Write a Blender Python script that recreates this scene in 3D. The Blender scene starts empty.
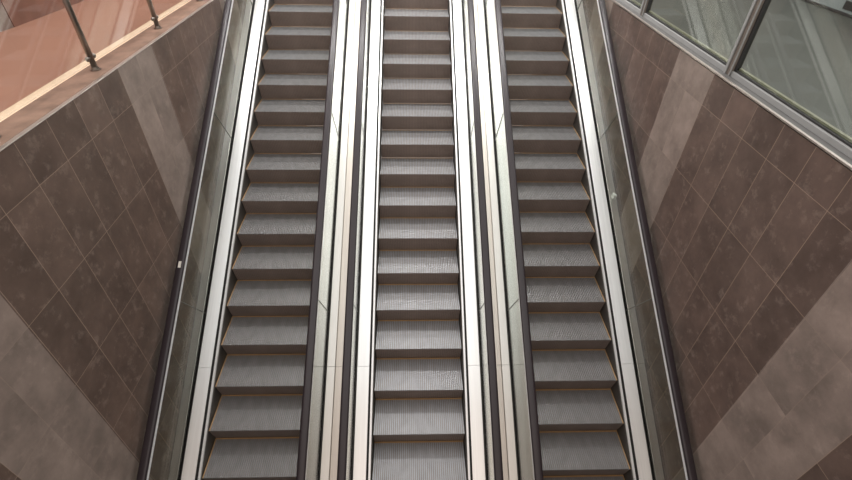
import bpy, bmesh, math, random
from mathutils import Vector, Matrix

C = bpy.context.scene.collection
random.seed(4)
OZ = 6.257                     # lower hall floor is z = 0, the eye is 6.257 m above it
UP = -1.443 + OZ               # level of the upper floor
D, H = 0.4, 0.2309             # step depth and rise (30 degree incline)
SL = H / D
Y0, Z0 = 2.1524, -5.103 + OZ   # nosing of step 0 of the middle escalator
COS = math.cos(math.atan(SL))

# ------------------------------------------------------------------ materials
def new_mat(name):
    m = bpy.data.materials.new(name); m.use_nodes = True
    nt = m.node_tree; nt.nodes.clear()
    out = nt.nodes.new('ShaderNodeOutputMaterial')
    return m, nt, out

def lin(c):
    return tuple(((v / 255) / 12.92 if v / 255 <= 0.04045 else ((v / 255 + 0.055) / 1.055) ** 2.4) for v in c)

def N(nt, typ, **kw):
    n = nt.nodes.new(typ)
    for k, v in kw.items(): setattr(n, k, v)
    return n

def math_n(nt, op, a, b=None, c=None):
    n = N(nt, 'ShaderNodeMath', operation=op)
    for i, x in enumerate((a, b, c)):
        if x is None: continue
        if hasattr(x, 'node'): nt.links.new(x, n.inputs[i])
        else: n.inputs[i].default_value = x
    return n.outputs[0]

def mixc(nt, fac, a, b, mode='MIX'):
    n = N(nt, 'ShaderNodeMix', data_type='RGBA', blend_type=mode)
    for sock, x in ((n.inputs[0], fac), (n.inputs[6], a), (n.inputs[7], b)):
        if hasattr(x, 'node'): nt.links.new(x, sock)
        elif isinstance(x, (int, float)): sock.default_value = x
        else: sock.default_value = (*x[:3], 1)
    return n.outputs[2]

def noise(nt, vec, scale, detail=4, rough=.55):
    n = N(nt, 'ShaderNodeTexNoise'); n.inputs['Scale'].default_value = scale
    n.inputs['Detail'].default_value = detail; n.inputs['Roughness'].default_value = rough
    if vec is not None: nt.links.new(vec, n.inputs['Vector'])
    return n.outputs['Fac']

def ramp(nt, fac, stops):
    r = N(nt, 'ShaderNodeValToRGB'); nt.links.new(fac, r.inputs[0])
    while len(r.color_ramp.elements) < len(stops): r.color_ramp.elements.new(.5)
    for e, (p, c) in zip(r.color_ramp.elements, stops):
        e.position = p; e.color = (*c[:3], 1) if not isinstance(c, (int, float)) else (c, c, c, 1)
    return r.outputs[0]

def coords(nt):
    return N(nt, 'ShaderNodeTexCoord').outputs['Object']

def stretch(nt, vec, s):
    m = N(nt, 'ShaderNodeMapping'); nt.links.new(vec, m.inputs[0]); m.inputs['Scale'].default_value = s
    return m.outputs[0]

def principled(name, col, rough=.5, metal=0., spec=.5, var=0., vscale=6., stretch_s=(1, 1, 1), bump=0., aniso=0.):
    m, nt, out = new_mat(name)
    b = N(nt, 'ShaderNodeBsdfPrincipled')
    b.inputs['Roughness'].default_value = rough; b.inputs['Metallic'].default_value = metal
    b.inputs['Specular IOR Level'].default_value = spec
    b.inputs['Anisotropic'].default_value = aniso
    v = stretch(nt, coords(nt), stretch_s)
    f = noise(nt, v, vscale, 5)
    lo = tuple(x * (1 - var) for x in col); hi = tuple(min(1, x * (1 + var)) for x in col)
    nt.links.new(ramp(nt, f, [(.3, lo), (.7, hi)]), b.inputs['Base Color'])
    if bump:
        bp = N(nt, 'ShaderNodeBump'); bp.inputs['Strength'].default_value = bump; bp.inputs['Distance'].default_value = .004
        nt.links.new(f, bp.inputs['Height']); nt.links.new(bp.outputs[0], b.inputs['Normal'])
    nt.links.new(b.outputs[0], out.inputs[0])
    return m

def glass(name, tint, ior=1.5, rough=0.0, refl=1.0):
    m, nt, out = new_mat(name)
    t = N(nt, 'ShaderNodeBsdfTransparent'); t.inputs[0].default_value = (*tint, 1)
    g = N(nt, 'ShaderNodeBsdfGlossy'); g.inputs['Roughness'].default_value = rough
    lw = N(nt, 'ShaderNodeLayerWeight'); lw.inputs[0].default_value = .5
    r0 = ((ior - 1) / (ior + 1)) ** 2
    fr = math_n(nt, 'MULTIPLY_ADD', math_n(nt, 'POWER', lw.outputs['Facing'], 5.0), 1 - r0, r0)   # Schlick, same on both faces
    # smudges on the pane
    f = noise(nt, coords(nt), 3, 4)
    k = math_n(nt, 'MULTIPLY', fr, math_n(nt, 'MULTIPLY_ADD', f, .1, refl - .05))
    mx = N(nt, 'ShaderNodeMixShader'); nt.links.new(k, mx.inputs[0])
    nt.links.new(t.outputs[0], mx.inputs[1]); nt.links.new(g.outputs[0], mx.inputs[2])
    nt.links.new(mx.outputs[0], out.inputs[0])
    return m

def tile_wall(name, y_strip, z_joint, dark, light, grout, period, strip_w):
    m, nt, out = new_mat(name)
    b = N(nt, 'ShaderNodeBsdfPrincipled')
    co = coords(nt); sep = N(nt, 'ShaderNodeSeparateXYZ'); nt.links.new(co, sep.inputs[0])
    TW, TH = period / 8, .677
    y = math_n(nt, 'SUBTRACT', sep.outputs[1], y_strip - 10 * period)
    z = math_n(nt, 'SUBTRACT', sep.outputs[2], z_joint - 10 * TH)
    fy = math_n(nt, 'FRACT', math_n(nt, 'DIVIDE', y, TW)); fz = math_n(nt, 'FRACT', math_n(nt, 'DIVIDE', z, TH))
    iy = math_n(nt, 'FLOOR', math_n(nt, 'DIVIDE', y, TW)); iz = math_n(nt, 'FLOOR', math_n(nt, 'DIVIDE', z, TH))
    dy = math_n(nt, 'MULTIPLY', math_n(nt, 'SUBTRACT', .5, math_n(nt, 'ABSOLUTE', math_n(nt, 'SUBTRACT', fy, .5))), TW)
    dz = math_n(nt, 'MULTIPLY', math_n(nt, 'SUBTRACT', .5, math_n(nt, 'ABSOLUTE', math_n(nt, 'SUBTRACT', fz, .5))), TH)
    gl = math_n(nt, 'LESS_THAN', math_n(nt, 'MINIMUM', dy, math_n(nt, 'MULTIPLY', dz, 1.15)), .0025)
    strip = math_n(nt, 'LESS_THAN', math_n(nt, 'FRACT', math_n(nt, 'DIVIDE', y, period)), strip_w / period)
    cmb = N(nt, 'ShaderNodeCombineXYZ'); nt.links.new(iy, cmb.inputs[0]); nt.links.new(iz, cmb.inputs[1])
    wn = N(nt, 'ShaderNodeTexWhiteNoise', noise_dimensions='3D'); nt.links.new(cmb.outputs[0], wn.inputs['Vector'])
    # every tile has its own piece of stone pattern
    off = N(nt, 'ShaderNodeVectorMath', operation='MULTIPLY_ADD')
    nt.links.new(wn.outputs['Color'], off.inputs[0]); off.inputs[1].default_value = (7, 7, 7); nt.links.new(co, off.inputs[2])
    cloud = noise(nt, off.outputs[0], 3.2, 8, .62)
    fine = noise(nt, off.outputs[0], 14, 9, .7)
    veins = noise(nt, off.outputs[0], 8.5, 10, .7)
    base = mixc(nt, strip, dark, light)
    tilev = math_n(nt, 'MULTIPLY_ADD', wn.outputs['Value'], .26, .87)
    cl = math_n(nt, 'MULTIPLY_ADD', cloud, 1.5, .25)
    v = math_n(nt, 'MULTIPLY', tilev, cl)
    base = mixc(nt, 1.0, base, ramp(nt, math_n(nt, 'MULTIPLY', v, .5), [(0, 0.), (1, 2.)]), 'MULTIPLY')
    scuff = ramp(nt, math_n(nt, 'MULTIPLY', veins, math_n(nt, 'MULTIPLY_ADD', fine, .5, .75)), [(.54, 0.), (.78, .28)])
    base = mixc(nt, scuff, base, tuple(x * 2.1 for x in light))
    colr = mixc(nt, math_n(nt, 'MULTIPLY', gl, math_n(nt, 'MULTIPLY_ADD', strip, -.36, .50)), base, grout)
    nt.links.new(colr, b.inputs['Base Color'])
    b.inputs['Roughness'].default_value = .42
    nt.links.new(ramp(nt, fine, [(.3, .5), (.7, .34)]), b.inputs['Roughness'])
    b.inputs['Specular IOR Level'].default_value = .35
    nt.links.new(b.outputs[0], out.inputs[0])
    return m

M = {}
M['tile_left'] = tile_wall('brown stone tiles left', 4.095, UP + 1.443 - 1.772, lin((94, 77, 69)), lin((134, 119, 111)), lin((178, 155, 138)), 2.712, .665)
M['tile_right'] = tile_wall('brown stone tiles right', 4.08, UP + 1.443 - 1.732, lin((97, 80, 73)), lin((136, 121, 113)), lin((182, 158, 138)), 2.712, .69)
M['deck'] = principled('brushed deck metal', (.78, .79, .78), .33, 1.0, var=.05, vscale=3, stretch_s=(14, .3, .3))
M['outer_deck'] = principled('satin outer deck metal', (.72, .705, .675), .36, 1.0, var=.04, vscale=3, stretch_s=(14, .3, .3))
M['cover'] = principled('warm cover metal', (.66, .61, .56), .42, 1.0, var=.05, vscale=3, stretch_s=(14, .3, .3))
M['profile'] = principled('polished profile', (.9, .9, .89), .35, .6, var=.02)
M['skirt'] = principled('dark skirt metal', lin((92, 88, 84)), .45, .5, var=.12, vscale=8)
M['gasket'] = principled('black rubber gasket', lin((44, 42, 42)), .55, 0, var=.15)
M['joint'] = principled('grey glass joint', lin((112, 112, 106)), .5, 0, var=.1)
M['brush'] = principled('black brush', lin((38, 36, 35)), .8, 0, var=.2, vscale=60)
M['rubber'] = principled('black handrail rubber', lin((44, 37, 40)), .3, 0, .4, var=.12, vscale=4, stretch_s=(1, .4, 1))
M['guide'] = principled('handrail guide steel', (.95, .94, .95), .4, .35, var=.02)
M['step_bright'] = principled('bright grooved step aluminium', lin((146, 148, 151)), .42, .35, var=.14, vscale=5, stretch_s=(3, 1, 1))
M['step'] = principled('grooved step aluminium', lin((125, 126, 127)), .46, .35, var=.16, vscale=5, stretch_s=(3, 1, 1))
M['riser'] = principled('warm-lit riser metal', lin((138, 122, 113)), .5, .2, var=.14, vscale=6)  # step metal with the warm light reflected on the risers put into its colour
M['step_body'] = principled('step groove metal', lin((122, 108, 100)), .5, .1, var=.16, vscale=9)
M['yellow'] = principled('yellow step edging', lin((158, 124, 82)), .5, 0, var=.18, vscale=14)
M['steel'] = principled('railing steel', lin((138, 130, 123)), .3, 1.0, var=.06)
M['trim'] = principled('wall edge metal', lin((200, 190, 182)), .35, .9, var=.06, vscale=5)
M['balus_glass'] = glass('balustrade glass', (.885, .897, .872), 1.45, refl=.42)
M['rail_glass'] = glass('railing glass', (.93, .94, .93), 1.5)
M['win_glass'] = glass('window glass', (.86, .89, .87), 1.5, refl=1.1)
M['glass_edge'] = principled('glass edge', lin((150, 146, 124)), .3, 0, var=.1)
M['frame'] = principled('window frame paint', lin((146, 146, 145)), .5, 0, var=.05)
M['frame_tan'] = principled('window frame channel', lin((110, 101, 93)), .5, 0, var=.1)
M['sill'] = principled('window sill metal', lin((98, 96, 95)), .5, .1, var=.08, vscale=4)
M['ledge'] = principled('brown stone ledge', lin((132, 106, 91)), .45, 0, .4, var=.28, vscale=7, bump=.05)
M['cream'] = principled('cream border stone', lin((236, 208, 180)), .45, 0, .4, var=.06, vscale=6)
M['grey_floor'] = principled('grey hall floor', lin((84, 82, 77)), .4, 0, .4, var=.14, vscale=1.1)
M['low_floor'] = principled('lower hall floor', lin((120, 108, 100)), .4, 0, .4, var=.1, vscale=2)
M['landing'] = principled('ribbed landing plate', lin((120, 120, 120)), .45, .7, var=.1)
M['panel'] = principled('grey display board', lin((150, 152, 154)), .5, 0, var=.04)
M['panel_dark'] = principled('dark print', lin((58, 50, 50)), .5, 0, var=.2)
M['panel_red'] = principled('red print', lin((120, 44, 58)), .5, 0, var=.2)
M['paper'] = principled('pale sticker', lin((205, 200, 190)), .6, 0, var=.05)
M['clear_clip'] = principled('pale clip', lin((225, 228, 225)), .4, 0, var=.05)

def pink_floor():
    m, nt, out = new_mat('warm terracotta floor tiles')
    b = N(nt, 'ShaderNodeBsdfPrincipled'); co = coords(nt)
    br = N(nt, 'ShaderNodeTexBrick'); br.offset = 0; nt.links.new(co, br.inputs['Vector'])
    br.inputs['Scale'].default_value = 1; br.inputs['Brick Width'].default_value = .62; br.inputs['Row Height'].default_value = .62
    br.inputs['Mortar Size'].default_value = .0025
    br.inputs['Color1'].default_value = (*lin((166, 122, 104)), 1); br.inputs['Color2'].default_value = (*lin((160, 117, 100)), 1)
    br.inputs['Mortar'].default_value = (*lin((142, 103, 87)), 1)
    f = noise(nt, co, 2.4, 5)
    c = mixc(nt, ramp(nt, f, [(.3, 0.), (.7, .35)]), br.outputs['Color'], lin((154, 110, 92)))
    nt.links.new(c, b.inputs['Base Color']); b.inputs['Roughness'].default_value = .42; b.inputs['Specular IOR Level'].default_value = .35
    nt.links.new(b.outputs[0], out.inputs[0]); return m
M['pink'] = pink_floor()
M['brown_wall'] = principled('brown stone wall', lin((124, 88, 76)), .45, 0, .4, var=.2, vscale=4)
M['greyed_wall'] = principled('reflection-greyed wall return', lin((122, 106, 98)), .5, 0, var=.1)  # grey of the reflection lying over this face is painted into the colour

# ------------------------------------------------------------------ mesh helpers
def obj(name, bm, m, parent=None, smooth=False):
    me = bpy.data.meshes.new(name)
    bmesh.ops.recalc_face_normals(bm, faces=bm.faces)
    bm.to_mesh(me); bm.free()
    for mm in (m if isinstance(m, (list, tuple)) else [m]): me.materials.append(mm)
    if smooth:
        for p in me.polygons: p.use_smooth = True
    o = bpy.data.objects.new(name, me); C.objects.link(o)
    if parent: o.parent = parent
    return o

def tag(o, label=None, cat=None, group=None, kind=None):
    for k, v in (('label', label), ('category', cat), ('group', group), ('kind', kind)):
        if v: o[k] = v
    return o

def empty(name, loc=(0, 0, 0)):
    o = bpy.data.objects.new(name, None); C.objects.link(o); o.location = loc; o.empty_display_size = .2
    return o

def box(bm, lo, hi, mat=0):
    vs = [bm.verts.new((x, y, z)) for x in (lo[0], hi[0]) for y in (lo[1], hi[1]) for z in (lo[2], hi[2])]
    fs = [(0, 1, 3, 2), (4, 6, 7, 5), (0, 4, 5, 1), (2, 3, 7, 6), (0, 2, 6, 4), (1, 5, 7, 3)]
    out = []
    for f in fs:
        fc = bm.faces.new([vs[i] for i in f]); fc.material_index = mat; out.append(fc)
    return out

def bevel(bm, w=.004, seg=2):
    bmesh.ops.bevel(bm, geom=[e for e in bm.edges], offset=w, segments=seg, profile=.5, affect='EDGES')

def bbox(lo, hi, w=.004):
    bm = bmesh.new(); box(bm, lo, hi); bevel(bm, w); return bm

def prism_x(bm, prof, x0, x1, mat=0):
    """extrude a (y,z) outline along x"""
    a = [bm.verts.new((x0, y, z)) for y, z in prof]; b = [bm.verts.new((x1, y, z)) for y, z in prof]
    n = len(prof)
    for i in range(n):
        bm.faces.new((a[i], a[(i + 1) % n], b[(i + 1) % n], b[i])).material_index = mat
    bm.faces.new(a[::-1]).material_index = mat; bm.faces.new(b).material_index = mat

def prism_z(bm, prof, z0, z1, mat=0):
    a = [bm.verts.new((x, y, z0)) for x, y in prof]; b = [bm.verts.new((x, y, z1)) for x, y in prof]
    n = len(prof)
    for i in range(n):
        bm.faces.new((a[i], a[(i + 1) % n], b[(i + 1) % n], b[i])).material_index = mat
    bm.faces.new(a[::-1]).material_index = mat; bm.faces.new(b).material_index = mat

def sweep(bm, prof, path, closed=True):
    """sweep a (x, n) outline along a path of (y, z); n is measured square to the path"""
    rings = []
    P = [Vector(p) for p in path]
    for i, p in enumerate(P):
        t0 = (P[i] - P[i - 1]).normalized() if i else (P[1] - P[0]).normalized()
        t1 = (P[i + 1] - P[i]).normalized() if i < len(P) - 1 else t0
        t = (t0 + t1).normalized(); nrm = Vector((-t.y, t.x)); k = 1 / max(.35, t.dot(t0))
        rings.append([bm.verts.new((x, p.x + nrm.x * n * k, p.y + nrm.y * n * k)) for x, n in prof])
    m = len(prof)
    for a, b in zip(rings, rings[1:]):
        for j in range(m): bm.faces.new((a[j], a[(j + 1) % m], b[(j + 1) % m], b[j]))
    bm.faces.new(rings[0][::-1]); bm.faces.new(rings[-1])

def tube(bm, p0, p1, r, seg=20, r1=None):
    p0, p1 = Vector(p0), Vector(p1); d = p1 - p0
    q = d.to_track_quat('Z', 'Y').to_matrix().to_4x4()
    bmesh.ops.create_cone(bm, cap_ends=True, segments=seg, radius1=r, radius2=r if r1 is None else r1, depth=d.length,
                          matrix=Matrix.Translation((p0 + p1) / 2) @ q)

# ------------------------------------------------------------------ escalators
def zline(y): return Z0 + SL * (y - Y0)          # line of the nosings
YB = Y0 - 5 * D                                   # lower bend
YT = Y0 + (UP - Z0) / SL                          # upper bend
def arc_path(shift=0.0):
    """profile line of the truss: lower landing, incline, upper landing, bends rounded"""
    zb, zt = zline(YB), UP
    pts = [(YB - 1.6, zb)]
    r = .45
    for i in range(7):
        a = math.radians(30) * i / 6; L = r * math.tan(math.radians(15)) * 2.2
        u = i / 6
        p0 = (YB - L, zb); p1 = (YB, zb); p2 = (YB + L * COS, zb + L * .5)
        pts.append(tuple((1 - u) ** 2 * p0[k] + 2 * u * (1 - u) * p1[k] + u * u * p2[k] for k in (0, 1)))
    for i in range(7):
        u = i / 6; L = r * math.tan(math.radians(15)) * 2.2
        p0 = (YT - L * COS, zt - L * .5); p1 = (YT, zt); p2 = (YT + L, zt)
        pts.append(tuple((1 - u) ** 2 * p0[k] + 2 * u * (1 - u) * p1[k] + u * u * p2[k] for k in (0, 1)))
    pts.append((YT + 1.7, zt))
    return pts
PATH = arc_path()

def cut_path(s0, s1):
    """piece of PATH between two y values"""
    out = []
    def at(y):
        for a, b in zip(PATH, PATH[1:]):
            if a[0] <= y <= b[0] and b[0] > a[0]:
                t = (y - a[0]) / (b[0] - a[0]); return (y, a[1] + t * (b[1] - a[1]))
    out.append(at(s0)); out += [p for p in PATH if s0 + 1e-4 < p[0] < s1 - 1e-4]; out.append(at(s1))
    return out
YA, YE = PATH[0][0] + .01, PATH[-1][0] - .01

def hn(h): return h * COS

LEAN = .042                      # the risers lean back below the nosing
SW = .506
def step_mesh(side_edges):
    """one step, nosing at the origin: comb of cleats over tread and curved riser"""
    bm = bmesh.new(); w = SW; B = D + LEAN
    prism_x(bm, [(.006, -.008), (B - .006, -.008), (B - .006, -.05), (.16, -.20), (LEAN + .006, -.2305), (LEAN * .55 + .006, -.14), (LEAN * .2 + .006, -.06)], -w, w, 1)
    n = 46; pitch = 2 * w / n
    for i in range(n):
        x0 = -w + i * pitch + pitch * .18; x1 = x0 + pitch * .64
        prism_x(bm, [(LEAN, -.2305), (LEAN * .55, -.14), (LEAN * .2, -.06), (0, -.006), (.004, 0), (B - .018, 0), (B - .018, -.010), (.008, -.010),
                     (LEAN * .2 + .008, -.06), (LEAN * .55 + .008, -.14), (LEAN + .008, -.2305)], x0, x1, 0)
    bm.normal_update()
    for f in bm.faces:
        ys = [v.co.y for v in f.verts]; zs = [v.co.z for v in f.verts]
        if max(v.co.x for v in f.verts) - min(v.co.x for v in f.verts) < .1 and max(ys) < LEAN + .01 and max(zs) - min(zs) > .03 and max(ys) - min(ys) < .03 and abs(f.normal.x) < .5:
            f.material_index = 2
    return bm

def edge_mesh(sides):
    bm = bmesh.new(); B = D + LEAN
    prism_x(bm, [(B - .0175, -.012), (B - .0175, -.001), (B - .001, -.001), (B - .001, -.012)], -SW, SW)
    if sides:
        for s in (-1, 1):
            a, b = sorted((s * SW, s * (SW - .011)))
            box(bm, (a, .002, -.009), (b, B - .0175, .003))
    return bm

def build_escalator(cx, phase, sides, label, group, hand, seams, joints, nosing_first=-4, nosing_last=15, tinted=True):
    root = empty('escalator', (cx, YB, 0)); tag(root, label, 'escalator', group)
    def part(name, bm, m, smooth=False, parent=None):
        bm.transform(Matrix.Translation((0, -YB, 0)))
        o = obj(name, bm, m, root if parent is None else parent, smooth)
        return o
    # steps
    sm = None
    for k in range(nosing_first, nosing_last + 1):
        kk = k + phase
        loc = (0, Y0 + kk * D - YB, Z0 + kk * H)
        if kk * H + Z0 > UP - .02: continue
        if sm is None:
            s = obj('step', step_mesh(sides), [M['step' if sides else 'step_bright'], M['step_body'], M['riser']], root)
            e = obj('yellow_edging', edge_mesh(sides), M['yellow'], s)
            sm, em = s.data, e.data
        else:
            s = bpy.data.objects.new('step', sm); C.objects.link(s); s.parent = root
            e = bpy.data.objects.new('yellow_edging', em); C.objects.link(e); e.parent = s
        s.location = loc
    # landing plates
    kt = (math.floor((UP - .02 - Z0) / H - phase)) + phase
    bm = bmesh.new(); yl = Y0 + min(kt, nosing_last + phase) * D + D + LEAN + .004
    box(bm, (-.5, yl, UP - .24), (.5, YT + 1.68, UP)); 
    for i in range(44):
        x0 = -.5 + i / 44 + .004; box(bm, (x0, yl + .01, UP), (x0 + .012, yl + .25, UP + .006))
    part('landing_plate', bm, M['landing'])
    kb = nosing_first + phase
    bm = bmesh.new(); box(bm, (-.5, YA, 0.002), (.5, Y0 + kb * D - .004, max(.012, Z0 + kb * H - .23)))
    part('landing_plate', bm, M['landing'])
    for s in (-1, 1):
        def P(*pts): 
            q = [(s * x, hn(h)) for x, h in pts]
            return q
        full = cut_path(YA, YE)
        bm = bmesh.new(); sweep(bm, P((.514, -.34), (.514, -.012), (.519, -.004), (.5635, -.004), (.5635, -.34)), full)
        part('skirt_panel', bm, M['skirt'])
        bm = bmesh.new(); sweep(bm, P((.521, -.006), (.521, .012), (.524, .017), (.543, .018), (.547, .014), (.547, -.006)), full)
        part('skirt_profile', bm, M['profile'])
        bm = bmesh.new(); sweep(bm, P((.5475, -.003), (.5475, .004), (.559, .006), (.559, .044), (.5642, .044), (.5642, -.003)), full)
        part('brush_strip', bm, M['brush'])
        # inner and outer deck, panel by panel
        cuts = [YA] + [c for c in seams if YA < c < YE] + [YE]
        for a, b in zip(cuts, cuts[1:]):
            seg = cut_path(a + .0015, b - .0015)
            bm = bmesh.new(); sweep(bm, P((.5645, -.02), (.5645, .041), (.568, .0445), (.699, .0665), (.702, .064), (.702, -.02)), seg)
            part('inner_deck', bm, M['deck'])
            bm = bmesh.new(); sweep(bm, P((.744, -.02), (.744, .062), (.747, .065), (.833, .06), (.836, .056), (.836, -.02)), seg)
            part('outer_deck', bm, M['outer_deck'])
        bm = bmesh.new(); sweep(bm, P((.7025, -.02), (.7025, .054), (.7155, .054), (.7155, -.02)), full)
        sweep(bm, P((.7305, -.02), (.7305, .054), (.7435, .054), (.7435, -.02)), full)
        part('gasket', bm, M['gasket'])
        gl = P((.716, 0), (.716, .868), (.730, .868), (.730, 0))
        gc = [YA + .25] + [c for c in joints if YA < c < YE] + [YE - .25]
        for a, b in zip(gc, gc[1:]):
            bm = bmesh.new(); sweep(bm, gl, cut_path(a + .003, b - .003))
            part('glass_panel', bm, M['balus_glass'])
        for c in gc[1:-1]:
            bm = bmesh.new(); sweep(bm, P((.7165, .055), (.7165, .866), (.7295, .866), (.7295, .055)), cut_path(c - .0018, c + .0018))
            part('glass_joint', bm, M['joint'])
        # handrail: guide and rubber grip, running round both newel ends
        top = [(y, z) for y, z in cut_path(YA + .2, YE - .2)]
        hr = []
        R_ = .40
        def lifted(p, h): return (p[0], p[1] + h)
        def ends(h):
            ph = [lifted(p, h) for p in top]
            a, b = ph[0], ph[-1]
            lowr = [(a[0] - R_ * math.sin(t), a[1] - R_ + R_ * math.cos(t)) for t in [math.pi * i / 10 for i in range(10, 0, -1)]]
            upr = [(b[0] + R_ * math.sin(t), b[1] - R_ + R_ * math.cos(t)) for t in [math.pi * i / 10 for i in range(1, 11)]]
            return lowr + ph + upr
        hx = hand[0] if s < 0 else hand[1]
        pth = ends(.885)
        bm = bmesh.new(); sweep(bm, [(hx + x, n) for x, n in ((-.036, -.034), (-.036, .012), (.036, .012), (.036, -.034))], pth)
        part('handrail_guide', bm, M['guide'])
        prof = []
        for x, n in ((-.031, -.004), (-.038, -.002), (-.0415, .010), (-.041, .022), (-.035, .032), (-.02, .0365), (0, .0375)):
            prof.append((x, n + .006))
        prof = prof + [(-x, n) for x, n in prof[-2::-1]]
        bm = bmesh.new(); sweep(bm, [(hx + x, n) for x, n in prof], pth)
        hr = part('handrail', bm, M['rubber'], True)
        if s == -1 and cx < -1:
            bm = bmesh.new(); y = 3.64
            prism = [(y - .035, 0), (y + .035, 0)]
            sweep(bm, [(hx + x, n) for x, n in ((-.012, .0425), (-.012, .045), (.016, .045), (.016, .0425))],
                  [(y - .03, zline(y - .03) + .885), (y + .03, zline(y + .03) + .885)])
            bm.transform(Matrix.Translation((0, -YB, 0)))
            o = obj('sticker', bm, M['paper'], hr); o['label'] = 'small pale sticker on the black handrail'
        if s == 1 and cx > 1:
            bm = bmesh.new(); y = 4.98
            box(bm, (.775, y - .035, zline(y) + .066), (.815, y + .035, zline(y) + .13)); bevel(bm, .005)
            o = part('clip', bm, M['clear_clip']); o['label'] = 'small pale clip beside the glass'
    # closed truss under the decks
    bm = bmesh.new()
    for s in (-1, 1):
        sweep(bm, [(s * .560, hn(-.62)), (s * .560, hn(-.03)), (s * .834, hn(-.03)), (s * .834, hn(-.62))], cut_path(YB + .9, YE))
    part('truss_casing', bm, M['skirt'])
    return root

SEAMS = [-.67, 3.169, 7.011]
JOINTS = [1.66, 3.71, 5.76, 7.81]
XC = .066; PITCH = 1.79
GR = 'three parallel escalators'
build_escalator(XC - PITCH, .10, True, 'left escalator of the three, beside the wall with the railing above', GR, (-.728, .700), SEAMS, JOINTS)
build_escalator(XC, -.035, False, 'middle escalator, between the two others, with brightest steps', GR, (-.721, .721), SEAMS, JOINTS)
build_escalator(XC + PITCH, .15, True, 'right escalator of the three, beside the wall with windows above', GR, (-.698, .738), SEAMS, JOINTS)

# cover strips closing the gap between neighbouring escalators
for s, lab in ((-1, 'warm metal cover strip between the left and middle escalators'), (1, 'warm metal cover strip between the middle and right escalators')):
    c = XC + s * PITCH / 2
    root = empty('deck_cover', (c, YB, 0)); tag(root, lab, 'cover strip', 'cover strips between escalators')
    cuts = [YA] + SEAMS[1:] + [YE]
    for a, b in zip(cuts, cuts[1:]):
        bm = bmesh.new(); sweep(bm, [(-.0575, hn(-.02)), (-.0575, hn(.054)), (-.05, hn(.058)), (.05, hn(.058)), (.0575, hn(.054)), (.0575, hn(-.02))], cut_path(a + .0015, b - .0015))
        bm.transform(Matrix.Translation((0, -YB, 0)))
        obj('cover_panel', bm, M['cover'], root)

# ------------------------------------------------------------------ setting
def struct(name, bm, m, parent=None, kind='structure'):
    o = obj(name, bm, m, parent)
    if parent is None: o['kind'] = kind
    return o
XL, XR = -2.566, 2.718
bm = bmesh.new(); box(bm, (-2.90, -2.6, 0), (XL, 10.4, UP - .0015)); struct('wall_left', bm, M['tile_left'])
bm = bmesh.new(); box(bm, (XR, -2.6, 0), (3.05, 10.4, UP - .003)); struct('wall_right', bm, M['tile_right'])
bm = bmesh.new(); box(bm, (-2.90, -2.6, -.2), (3.05, 10.4, 0)); struct('floor', bm, M['low_floor'])
# upper floor behind the escalators' head
bm = bmesh.new(); box(bm, (XL + .002, YT + 1.75, UP - .3), (XR - .002, 10.4, UP)); struct('floor_landing', bm, M['pink'])
# left upper gallery
bm = bmesh.new(); box(bm, (XL - .030, -2.6, UP - .001), (XL + .006, 10.4, UP + .006)); bevel(bm, .002); struct('trim_1', bm, M['trim'])
bm = bmesh.new(); box(bm, (-2.832, -2.6, UP - .003), (XL - .0305, 10.4, UP + .002)); struct('ledge_left', bm, M['ledge'])
bm = bmesh.new(); box(bm, (-2.932, -2.6, UP - .003), (-2.8325, 10.4, UP + .004)); struct('trim_2', bm, M['cream'])
bm = bmesh.new(); box(bm, (-7.5, -2.6, UP - .25), (-2.9325, 10.4, UP)); struct('floor_left_gallery', bm, M['pink'])
bm = bmesh.new()
prism_z(bm, [(-4.21, 5.29), (-4.08, 7.4), (-4.0, 10.4), (-4.6, 10.4), (-4.6, 5.29)], UP + .001, UP + 3.0)
struct('wall_gallery', bm, M['brown_wall'])
bm = bmesh.new()
prism_z(bm, [(-4.215, 5.285), (-4.605, 5.285), (-4.8, 3.0), (-4.34, 4.2)], UP + .001, UP + 3.0)
struct('wall_gallery_return', bm, M['greyed_wall'])

# glass railing on the left ledge
rail = empty('glass_railing', (-2.722, 4.045, UP)); tag(rail, 'glass railing with round steel posts on the ledge above the left wall', 'railing')
PX = -2.722
posts = [1.53, 2.787, 4.045, 5.304, 6.56, 7.82]
def rl(v): return (v[0] - PX, v[1] - 4.045, v[2] - UP)
def rpart(name, bm, m, parent=None, smooth=False):
    bm.transform(Matrix.Translation((-PX, -4.045, -UP))); return obj(name, bm, m, parent or rail, smooth)
for y in posts:
    bm = bmesh.new(); tube(bm, (PX, y, UP + .002), (PX, y, UP + 1.02), .0235, 24)
    p = rpart('post', bm, M['steel'])
    for f in p.data.polygons: f.use_smooth = len(f.vertices) == 4
    bm = bmesh.new(); tube(bm, (PX, y, UP + .002), (PX, y, UP + .010), .042, 28); tube(bm, (PX, y, UP + .010), (PX, y, UP + .03), .031, 28, .027)
    rpart('base_flange', bm, M['steel'], p)
    for zc in (.105, .82):
        bm = bmesh.new()
        for s in (-1, 1):
            tube(bm, (PX, y + s * .018, UP + zc), (PX, y + s * .034, UP + zc), .012, 14)
            bmesh.ops.create_uvsphere(bm, u_segments=14, v_segments=10, radius=.021, matrix=Matrix.Translation((PX, y + s * .048, UP + zc)) @ Matrix.Diagonal((.8, 1, 1, 1)))
        rpart('clamp', bm, M['steel'], p, True)
for a, b in zip(posts, posts[1:]):
    bm = bmesh.new(); box(bm, (PX - .005, a + .045, UP + .07), (PX + .005, b - .045, UP + .93)); rpart('glass_pane', bm, M['rail_glass'])
bm = bmesh.new(); tube(bm, (PX, 1.2, UP + 1.03), (PX, 8.2, UP + 1.03), .025, 20); rpart('top_rail', bm, M['steel'])

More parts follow.
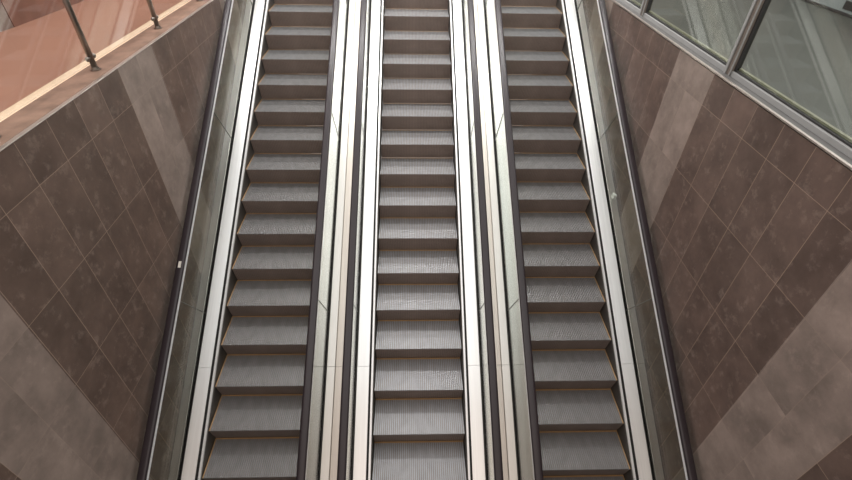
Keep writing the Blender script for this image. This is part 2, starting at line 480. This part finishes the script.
# right: sill, window frame, panes
bm = bmesh.new(); box(bm, (XR + .0125, -2.6, UP - .002), (2.80, 10.4, UP + .018)); bevel(bm, .004); struct('trim_3', bm, M['sill'])
bm = bmesh.new(); box(bm, (XR - .010, -2.6, UP + .008), (XR + .012, 10.4, UP + .024)); bevel(bm, .003); struct('trim_4', bm, M['trim'])
win = empty('window_1', (2.84, 4.0, UP)); win['kind'] = 'structure'
def wpart(name, bm, m, parent=None):
    bm.transform(Matrix.Translation((-2.84, -4.0, -UP))); return obj(name, bm, m, parent or win)
TOPW = UP + 2.6
bm = bmesh.new(); box(bm, (2.801, -2.6, UP - .010), (2.875, 10.4, UP + .058)); bevel(bm, .004); wpart('window_frame', bm, M['frame'])
bm = bmesh.new(); box(bm, (2.801, -2.6, TOPW), (2.875, 10.4, TOPW + .07)); bevel(bm, .004); wpart('window_frame', bm, M['frame'])
bm = bmesh.new(); box(bm, (2.822, -2.6, UP + .0585), (2.860, 10.4, UP + .072)); wpart('gasket', bm, M['gasket'])
mull = [-2.02, 0.0, 2.01, 4.03, 6.02, 8.02]
for y in mull:
    bm = bmesh.new()
    box(bm, (2.795, y - .040, UP + .0), (2.872, y + .040, TOPW)); bevel(bm, .003)
    mo = wpart('mullion', bm, M['frame_tan'])
    bm = bmesh.new(); box(bm, (2.783, y + .018, UP + .004), (2.7945, y + .048, TOPW)); bevel(bm, .002); wpart('frame_edge', bm, M['frame'], mo)
    bm = bmesh.new(); box(bm, (2.783, y - .044, UP + .004), (2.7945, y - .036, TOPW)); bevel(bm, .002); wpart('frame_edge', bm, M['frame'], mo)
    bm = bmesh.new(); box(bm, (2.815, y - .050, UP + .06), (2.860, y - .0405, TOPW)); wpart('gasket', bm, M['gasket'], mo)
for a, b in zip(mull, mull[1:]):
    bm = bmesh.new(); box(bm, (2.836, a + .042, UP + .073), (2.846, b - .052, TOPW - .003)); wpart('glass_pane', bm, M['win_glass'])
    bm = bmesh.new(); box(bm, (2.847, a + .045, UP + .0725), (2.872, b - .055, UP + .088)); wpart('glazing_bead', bm, M['glass_edge'])
bm = bmesh.new(); box(bm, (3.051, -2.6, UP - .25), (8.5, 10.4, UP - .002)); struct('floor_right_hall', bm, M['grey_floor'])
bm = bmesh.new(); box(bm, (2.876, -2.6, UP - .25), (3.0505, 10.4, UP - .002)); struct('sill_right_hall', bm, M['grey_floor'])

# display board standing in the hall behind the windows
board = empty('display_board', (5.5, 6.2, UP)); tag(board, 'grey display board with dark and red prints behind the right window', 'board')
def bpart(name, bm, m):
    bm.transform(Matrix.Translation((-5.5, -6.2, -UP))); return obj(name, bm, m, board)
bpart('board_panel', bbox((5.5, 4.6, UP + .03), (5.56, 7.4, UP + 1.6), .006), M['panel'])
bpart('base_rail', bbox((5.49, 4.6, UP), (5.57, 7.4, UP + .029), .004), M['panel_dark'])
bpart('dark_print', bbox((5.494, 5.85, UP + .065), (5.499, 6.30, UP + .16), .001), M['panel_dark'])
bpart('red_print', bbox((5.494, 5.80, UP + .19), (5.499, 6.22, UP + .32), .001), M['panel_red'])

# ------------------------------------------------------------------ lights
def area(name, loc, size, size_y, energy, col, rot=(0, 0, 0)):
    l = bpy.data.lights.new(name, 'AREA'); l.shape = 'RECTANGLE'; l.size = size; l.size_y = size_y; l.energy = energy; l.color = col
    o = bpy.data.objects.new(name, l); C.objects.link(o); o.location = loc; o.rotation_euler = rot
    return o
CZ = UP + 3.2
area('skylight', (0, 4.0, CZ), 7.0, 9.0, 225, (1.0, .985, .97))
area('skylight', (-6.3, 4.0, CZ), 5.5, 9.0, 320, (1.0, .985, .97))
area('skylight', (6.3, 4.0, CZ), 5.5, 9.0, 320, (1.0, .985, .97))
area('ceiling_strip', (0, 7.2, CZ - .1), 6.0, .16, 175, (1.0, .98, .96))
area('ceiling_strip', (0, 10.0, CZ - .1), 6.0, .16, 240, (1.0, .98, .96))
area('gallery_light', (-5.0, 3.5, UP + 2.9), 3.0, 6.0, 62, (1.0, .82, .70))
area('warm_fill', (0, -3.2, CZ - .6), 14.0, 4.6, 175, (1.0, .82, .72), (math.radians(28), 0, 0))  # warm fill lamp added behind the camera to lift risers and lower decks

w = bpy.data.worlds.new('hall'); bpy.context.scene.world = w; w.use_nodes = True
bg = w.node_tree.nodes['Background']; bg.inputs[0].default_value = (.62, .57, .54, 1); bg.inputs[1].default_value = .72

# ------------------------------------------------------------------ camera
cd = bpy.data.cameras.new('camera'); cam = bpy.data.objects.new('camera', cd); C.objects.link(cam)
F = Vector((0.02856551, 0.77011757, -0.63726206)); R = Vector((0.99959056, -0.02305952, 0.01694008)); U = Vector((0.0016491, 0.63748505, 0.77046096))
mw = Matrix((R, U, -F)).transposed().to_4x4(); mw.translation = (0, 0, OZ)
cam.matrix_world = mw
cd.sensor_width = 36; cd.lens = 36 * 459.98 / 852; cd.clip_start = .05
bpy.context.scene.camera = cam
vs = bpy.context.scene.view_settings
vs.view_transform = 'Standard'; vs.look = 'None'; vs.exposure = 0; vs.gamma = 1
bpy.context.scene.cycles.max_bounces = 10
bpy.context.scene.cycles.transparent_max_bounces = 24
